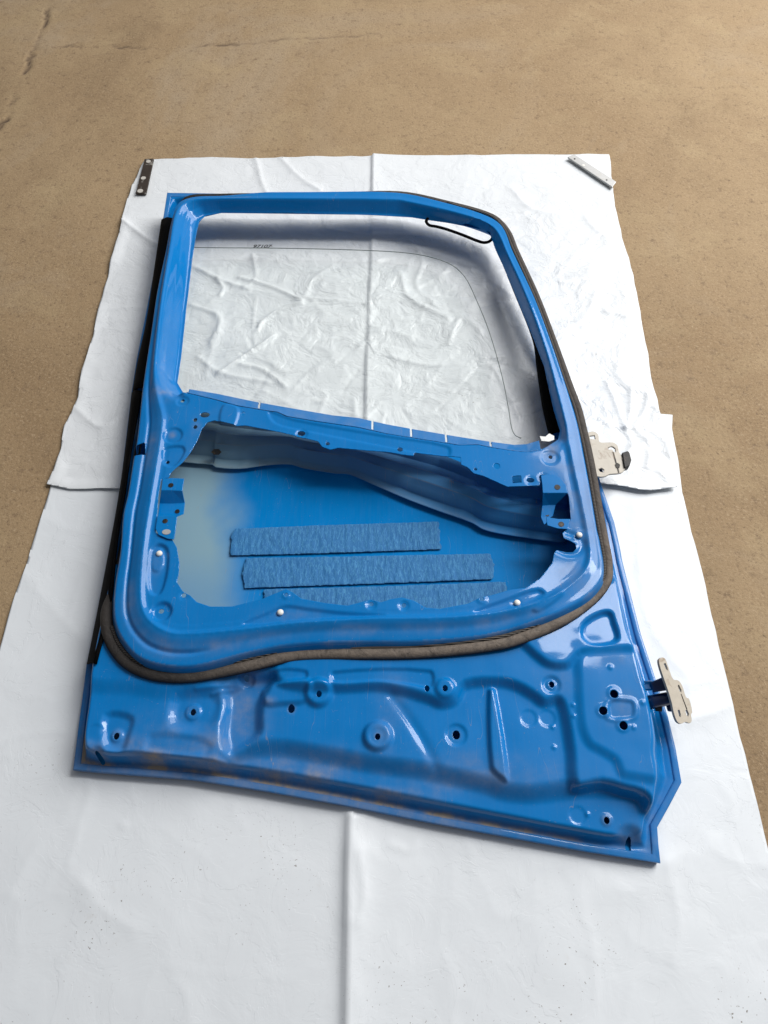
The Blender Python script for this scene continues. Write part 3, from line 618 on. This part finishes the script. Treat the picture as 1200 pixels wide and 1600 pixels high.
lipp = PL([(p[0], p[1], p[2]) for p in seal_pts[:31]])
cen = np.array([0.0, 1.0, 0]); lq = []
for i, p in enumerate(lipp):
    a = lipp[max(i-1, 0)]; b = lipp[min(i+1, len(lipp)-1)]; tg = b-a; tg /= np.linalg.norm(tg); n_ = np.array([-tg[1], tg[0], 0])
    lq.append(p+n_*.0100+np.array([0, 0, .0085]))
tube('seal_lip', lq, .0038, M_lip, seal, False, 8, 1, 6)
ol = [(253,344),(242,420),(229,505),(216,565),(208,612)]; il = [(273,343),(258,420),(243,505),(234,557),(226,606)]
def band(name, ol, il, z0, z1, mt, parent):
    ol = [(p[0], p[1], z0+(.0008*max(0, 1000-p[1])*.093 if name == 'edge_trim' else 0)) for p in ol]
    a = catmull(PL(ol, z0), False, 5); b = catmull(PL(il, z1), False, 5); V = []
    for p, q_ in zip(a, b):
        for tj in (0, .0, .18, .5, .82, 1):
            r = p*(1-tj)+q_*tj; r = r.copy(); r[2] += .007*math.sin(math.pi*tj); V.append(r)
    n6 = 6; Fc = [[i*n6+j, i*n6+j+1, (i+1)*n6+j+1, (i+1)*n6+j] for i in range(len(a)-1) for j in range(1, n6-1)]
    o = new_obj(name, V, Fc, mt, parent); m = o.modifiers.new('thickness', 'SOLIDIFY'); m.thickness = .004; m.offset = 0; return o
band('edge_trim', ol, il, .030, .092, M_black, ROOT)
band('edge_trim', [(207,614),(197,700),(188,766),(171,863),(152,963),(137,1038)], [(222,612),(206,700),(196,766),(183,848),(172,950),(150,1038)], .028, .080, M_black, ROOT)
band('window_run_channel', [(793,430),(803,455),(833,532),(839,574),(848,637),(858,680)], [(797,430),(812,455),(843,532),(855,574),(869,637),(880,676)], .052, .066, M_black, ROOT)
tube('rubber_strip', PL([(670,339,.088),(666,346,.086),(671,352,.084),(682,354,.084),(700,359,.083),(725,368,.082),(745,376,.080),(756,379,.079),(765,377,.079),(771,370,.082)]), .0042, M_black, ROOT, False, 8, .8)
plate('channel_end_tab', PL([(843,681),(852,682),(858,677),(866,681),(866,687),(858,690),(846,689)], .104), [], .0015, M_galv, ROOT)

# --- brackets folded out of sheet
def bplate(name, rows, cap, parent=ROOT):
    o = strip(name, rows, M_blue, parent, .0018, False, .0008); tag(o, cap, None); return o
lb = bplate('latch_bracket', [[(254,748,.1175),(271,747,.1175),(288,748,.1175)], [(252,766,.1175),(269,766,.1175),(285,767,.1175)], [(249,787,.098),(268,787,.098),(289,786,.098)], [(247,803,.102),(268,803,.102),(287,803,.102)], [(246,807,.1180),(262,807,.1180),(277,807,.1180)], [(243,826,.1180),(258,829,.1180),(274,832,.1180)], [(248,836,.1180),(262,842,.1180),(272,843,.1180)]], None)
for (px, py, rx, ry, z) in [(267,758,4,3,.1192),(277,799,3.6,3,.1035),(258,814,4,3,.1197)]:
    p = ell(px, py, rx, ry, z); plate('bracket_hole', p, [], .0006, M_dark, lb, 0)
p = ell(260, 831, 6.5, 3.6, .1197); plate('bracket_slot', p, [], .0006, M_galv, lb, 0)
rb = bplate('hinge_bracket', [[(845,743,.1185),(860,741,.1185),(874,746,.1185)], [(847,756,.1185),(866,756,.1185),(884,758,.1185)], [(848,770,.1175),(868,770,.1175),(887,770,.1175)], [(847,790,.092),(858,789,.092),(868,789,.092)], [(845,808,.088),(854,808,.088),(864,806,.088)], [(850,820,.088),(853,818,.088),(856,812,.088)]], None)
tb = bplate('hinge_bracket', [[(853,808,.1165),(872,811,.1165),(891,811,.1165)], [(855,821,.1165),(871,826,.1165),(887,827,.1165)]], None)
for (px, py, rx, ry, z, par) in [(871,761,4.5,3.6,.1196,rb),(855,804,3,2.6,.0895,rb),(877,819,4.5,3.6,.1180,tb)]:
    p = ell(px, py, rx, ry, z); plate('bracket_hole', p, [], .0006, M_dark, par, 0)

# --- white trim clips
def clip(px, py, z):
    c = np.array(P(px, py, z)); V = []; Fc = []; n_ = 14
    prof = [(.0062, 0), (.0062, .0012), (.0050, .0030), (.0028, .0042)]
    for r, h in prof:
        for k in range(n_): V.append((c[0]+r*math.cos(2*math.pi*k/n_), c[1]+r*math.sin(2*math.pi*k/n_), c[2]+h))
    for j in range(len(prof)-1):
        for k in range(n_): Fc.append([j*n_+k, j*n_+(k+1) % n_, (j+1)*n_+(k+1) % n_, (j+1)*n_+k])
    Fc.append([(len(prof)-1)*n_+k for k in range(n_)])
    return new_obj('trim_clip', V, Fc, M_clip, ROOT)
for a_ in [(249,865,.112),(438,957,.1115),(808,942,.1115),(905,836,.1175)]: clip(*a_)

# --- hinges
def wr(pts, z): return [P(*p, z) for p in pts]
hz_ = .078
up = catmull(np.array(wr([(914,681),(920,675),(928,674),(935,679),(937,690),(947,691),(958,691),(965,696),(968,707),(976,718),(977,732),(970,739),(952,741),(946,744),(937,745),(929,742),(924,727),(920,708),(916,692)], hz_)), True, 3)
h1 = plate('hinge', up, [wr([(921,681),(929,680),(930,686),(923,686)], hz_), wr([(950,699),(956,697),(961,700),(962,706),(959,706),(957,702),(951,702)], hz_), wr([(935,733),(940,731),(944,734),(943,738),(938,737)], hz_)], .005, M_hinge, ROOT, .0012)
plate('hinge_slot', wr([(957,706),(959,706),(968,738),(966,739)], hz_+.0006), [], .0012, M_dark, h1, 0)
plate('hinge_slot', wr([(961,726),(965,723),(969,726),(968,731),(963,731)], hz_+.0012), [], .0014, M_dark, h1, 0)
plate('hinge_stop', wr([(972,707),(981,704),(984,707),(987,718),(984,728),(976,731),(974,722)], hz_+.004), [], .016, M_dark, h1, .002)
strip('hinge_arm', [[(912,690,.060),(926,688,.070)], [(922,745,.052),(944,742,.064)]], M_navy, h1, .014)
def tz(px): return .112-.052*(px-1030)/52.0
def wt(pts, dz=0): return [P(px, py, tz(px)+dz) for px, py in pts]
lp = catmull(np.array(wt([(1030,1031),(1035,1027),(1040,1030),(1045,1044),(1052,1061),(1060,1063),(1066,1071),(1072,1089),(1077,1092),(1082,1113),(1080,1116),(1081,1126),(1078,1130),(1071,1128),(1064,1131),(1058,1127),(1053,1114),(1050,1099),(1043,1076),(1036,1056),(1031,1040)])), True, 3)
h2 = plate('hinge', lp, [wt([(1037,1037),(1040,1036),(1043,1043),(1044,1048),(1041,1046)]), wt([(1059,1071),(1061,1070),(1065,1078),(1065,1082),(1062,1080)]), wt([(1059,1110),(1062,1109),(1064,1117),(1064,1121),(1061,1119)]), wt([(1071,1110),(1074,1109),(1077,1116),(1076,1120),(1073,1118)])], .0045, M_hinge, ROOT, .001)
plate('hinge_slot', wt([(1064,1084),(1064.8,1084),(1074,1108),(1073,1109)], .0008), [], .0012, M_dark, h2, 0)
# arm: two lugs, pin and stay
strip('hinge_arm', [[(1016,1066,.072),(1040,1056,.085)], [(1020,1082,.066),(1046,1078,.08)]], M_navy, h2, .016, False, .003)
tube('hinge_pin', [P(1013,1098,.055), P(1032,1094,.062), P(1050,1090,.068)], [.013, .0125, .012], M_navy, h2, False, 16, 1, 2)
tube('hinge_bolt', [P(1024,1106,.056), P(1034,1107,.058)], .006, M_rust, h2, False, 8, 1, 1)
strip('hinge_arm', [[(1040,1098,.05),(1054,1096,.06)], [(1044,1112,.05),(1056,1112,.058)]], M_navy, h2, .010, False, .002)
ck_ = strip('check_strap', [[(999,1070,.068),(1020,1069,.068)], [(1001,1079,.068),(1021,1078,.068)]], M_blue, ROOT, .009, False, .0015)
strip('strap_lug', [[(1006,1064,.074),(1019,1064,.074)], [(1008,1070,.070),(1020,1070,.070)]], M_blue, ck_, .004)

# folded ear of the rim beside the upper hinge
# --- steel bars weighing down the sheet
def bar(name, pts, z, th, mt, label, spots, spot_m):
    base = np.mean([P(*p, 0) for p in pts], 0); e = bpy.data.objects.new(name, None); COL.objects.link(e); e.location = base; e['_abs'] = tuple(base)
    tag(e, label, 'metal strip'); plate('bar', [P(*p, z) for p in pts], [], th, mt, e, .0012)
    for (px, py, r, mm, nm) in spots: plate(nm, ell(px, py, r, r*.8, z+.0006), [], .001, mm, e, 0)
bar('metal_strip', [(226,248),(240,247.5),(228,302),(212,302)], .016, .006, M_rust, 'dark rusty flat bar with three pale marks at the top left sheet corner',
    [(232,252,3.2,M_spot,'pale_mark'),(224,278,3.4,M_spot,'pale_mark'),(219,298,4,M_spot,'pale_mark')], None)
bar('metal_strip', [(887,245),(897,241),(963,284),(957,292)], .018, .005, M_galv, 'grey galvanised flat strip lying diagonally across the top right sheet corner',
    [(898,248,1.3,M_dark,'drilled_hole'),(912,258,2.0,M_clip,'rivet'),(948,281,1.2,M_dark,'drilled_hole')], None)

# ------------------------------------------------------------------ vinyl sheets
def creases(Xs, Ys, lst, z0=0):
    h = np.zeros(Xs.shape)
    for (pts, a, wd) in lst:
        p = catmull(PL(pts, 0)[:, :2], False, 4); d = local(lambda q, x, y: segd(q, x, y, False), p, Xs, Ys, .10, 1)
        k = np.exp(-(d/wd)); h += a*k
    return h
def rag(pts, z, amp, seed):
    p = PL(pts, z)[:, :2]; q = []; r = np.random.RandomState(seed)
    for i in range(len(p)):
        a, b = p[i], p[(i+1) % len(p)]; n_ = max(1, int(np.linalg.norm(b-a)/.03))
        for j in range(n_): q.append(a+(b-a)*j/n_+(r.randn(2)*amp if j else 0))
    return np.array(q)
def mk_base(name, loc):
    return None
x, y = np.meshgrid(np.arange(-1.05, 1.0, .0045), np.arange(.85, 2.20, .0045))
up_px = [(226,250),(330,246),(400,248),(480,243),(583,243),(700,243),(820,242),(952,241),(958,300),(972,370),(990,430),(1002,500),(1015,570),(1030,640),(1034,652),(1044,700),(1057,764),(1040,766),(1015,769),(1000,768),(970,762),(930,757),(860,752),(700,756),(500,760),(300,762),(180,765),(110,765),(73,757),(84,735),(95,700),(100,665),(122,620),(128,580),(146,525),(150,500),(160,460),(178,395),(190,350),(192,335),(206,290)]
up_s = rag(up_px, .006, .0013, 4); s = sdf(up_s, x, y)
win_m = np.exp(-(((x+.12)/.42)**2+((y-1.42)/.33)**2))
rgt_m = np.exp(-(((x-.45)/.25)**2+((y-1.05)/.22)**2)); rt2 = np.exp(-(((x-.4)/.3)**2+((y-1.5)/.35)**2))
wx = x+.03*fbm(x, y, .12, 31); wy = y+.03*fbm(x, y, .12, 41)
rid = lambda s_, sd: (1-np.abs(vnoise(wx, wy, s_, sd)))**4
h = .0055+.0020*fbm(x, y, .28, 61, 3)
h += (.0038*rid(.17, 71)+.0012*rid(.07, 73)+.0005*rid(.03, 75))*(.22+.9*win_m+.55*rgt_m+.30*rt2)
C1 = [([(188,345),(244,385),(337,437),(390,456)], .007, .010), ([(375,437),(425,452),(472,475)], .008, .007), ([(472,478),(440,488),(412,505),(403,520)], .008, .006), ([(430,528),(385,558),(341,587)], .008, .006),
      ([(376,572),(410,580),(445,606)], .006, .006), ([(395,400),(400,440),(380,455)], .005, .006), ([(340,440),(350,455),(345,465)], .005, .004), ([(470,470),(520,473),(575,477)], .004, .008), ([(478,465),(490,440),(520,420)], .004, .009),
      ([(560,545),(600,520),(640,530)], .004, .01), ([(625,430),(640,470),(700,500)], .005, .010), ([(610,560),(680,575),(770,560)], .004, .010), ([(300,480),(345,500),(330,540)], .005, .008), ([(310,560),(345,585),(420,600)], .004, .007), 
      ([(640,380),(660,410),(650,450),(680,480)], .004, .010), ([(700,540),(720,500),(750,520)], .004, .008), ([(120,640),(160,670),(200,640)], .004, .015), ([(400,250),(415,300),(440,330)], .004, .012), ([(440,250),(470,280),(500,300)], .004, .014),
      ([(880,655),(930,655),(962,670),(975,672)], .007, .006), ([(975,672),(1005,670),(1034,668)], .007, .006), ([(948,600),(965,640),(975,670)], .006, .006), ([(985,610),(985,640),(978,668)], .007, .007), ([(1012,615),(1008,640),(990,668)], .006, .007),
      ([(975,672),(985,700),(978,715)], .008, .005), ([(990,672),(1008,690),(1015,705)], .007, .006), ([(1005,672),(1035,690),(1045,720)], .007, .008), ([(980,700),(1010,710),(1008,735)], .005, .009), ([(870,520),(910,500),(930,460)], .004, .012), ([(800,300),(830,330),(880,340)], .003, .014)]
C1 = [(p_, a_*(.55 if p_[0][0] > 860 else 1.1), w_*.75) for p_, a_, w_ in C1]; h += creases(x, y, C1)
r = np.random.RandomState(5); RC = []
for k in range(70):
    px, py = r.uniform(300, 800), r.uniform(360, 650); a = r.uniform(0, math.pi); l = r.uniform(12, 70); b = a+r.uniform(-.25, .25)
    RC.append(([(px, py), (px+l*math.cos(a), py+.7*l*math.sin(a)), (px+l*(math.cos(a)+math.cos(b)), py+.7*l*(math.sin(a)+math.sin(b)))], r.uniform(.0010, .0042)*r.choice([1, 1, -1]), r.uniform(.003, .012)))
for k in range(12):
    px, py = r.uniform(820, 1010), r.uniform(290, 720); a = r.uniform(0, math.pi); l = r.uniform(15, 50); b = a+r.uniform(-.5, .5)
    RC.append(([(px, py), (px+l*math.cos(a), py+.7*l*math.sin(a)), (px+l*(math.cos(a)+math.cos(b)), py+.7*l*(math.sin(a)+math.sin(b)))], r.uniform(.001, .0035), r.uniform(.004, .01)))
RC = [(p_, a_*.85, w_*.75) for p_, a_, w_ in RC]; h += creases(x, y, RC)
# the fold down the middle: a sharp step on its left, soft on the right
fl = PL([(583,230),(582,300),(580,400),(577,480),(572,600),(570,760)], 0)[:, :2]; fxl = np.interp(y, fl[::-1, 1], fl[::-1, 0])
e_ = x-fxl; h += .0075*np.where(e_ > 0, np.exp(-e_/.05), np.exp(e_/.0020))
cap = .0100+.010*sst(-.004, .05, sdf(WS, x, y))+.010*sst(.0, .04, -sdf(O, x, y)); h = np.where(h > cap-.003, cap-.003+.003*np.tanh((h-cap+.003)/.003), h)
h = h+.008*sst(.10, 0, y-np.interp(x, [-1, .3, .5, .7], [.9, .95, .965, .93]))*sst(.30, .42, x)   # lifted lower edge
h += .006*sst(.035, 0, s)*np.clip(vnoise(x, y, .10, 88)+.2, 0, 1)*(x < -.5)
o1 = field_mesh('vinyl_sheet', x, y, np.maximum(h, .0035), s, M_vin1, None, .0009, {'crumple': np.clip(.22+.8*win_m+.35*rgt_m+.25*rt2, 0, 1)})
tag(o1, 'crumpled upper white vinyl sheet under the window half of the door', 'plastic sheet')

x, y = np.meshgrid(np.arange(-1.25, 1.15, .0055), np.arange(-.42, 1.24, .0055))
lo_px = [(84,742),(200,735),(500,720),(800,690),(1000,645),(1051,648),(1050,670),(1060,720),(1066,770),(1080,830),(1097,890),(1112,960),(1130,1035),(1150,1120),(1172,1210),(1200,1325),(1290,1700),(1400,2080),(-180,2080),(-120,1400),(-40,1150),(0,1012),(20,940),(42,880),(60,820),(75,775)]
lo_s = rag(lo_px, .003, .0010, 9); s = sdf(lo_s, x, y)
h = .0022+.0016*fbm(x, y, .35, 161, 3)+.0006*fbm(x, y, .09, 165, 2)
wx = x+.05*fbm(x, y, .2, 131); wy = y+.05*fbm(x, y, .2, 141)
dip = (.0012*rid(.22, 171)+.0005*rid(.09, 173)); h += dip
C2 = [([(1055,1130),(1100,1118),(1150,1100)], .003, .02), ([(560,1330),(570,1400),(560,1440)], .004, .012), ([(130,1380),(160,1420),(210,1450)], .003, .02), ([(1040,1350),(1060,1440),(1050,1500)], .003, .02), ([(610,1320),(640,1330),(650,1322)], .002, .006), ([(190,1288),(197,1292)], .003, .004),
      ([(40,900),(90,960),(130,1000)], .003, .03), ([(20,1390),(60,1320),(100,1290)], .002, .02)]
h += .7*creases(x, y, C2)
fl = PL([(575,700),(560,1000),(547,1258),(544,1350),(541,1600),(538,1900)], 0)[:, :2]; fxl = np.interp(y, fl[::-1, 1], fl[::-1, 0])
e_ = x-fxl; amp = .012*sst(.55, .12, y); h += amp*np.where(e_ > 0, np.exp(-e_/.045), np.exp(e_/.007))
h = np.where(y > .85, np.minimum(h, .0032), h)
under = sdf(O, x, y); h = np.where(under > -.01, np.minimum(h, .0095), h)
o2 = field_mesh('vinyl_sheet', x, y, np.maximum(h, .0012), s, M_vin2, None, .0009, {'crumple': np.full(x.shape, .035)})
tag(o2, 'smooth lower white vinyl sheet with a standing centre fold below the door', 'plastic sheet')

for o in list(bpy.data.objects):
    if '_abs' in o: del o['_abs']
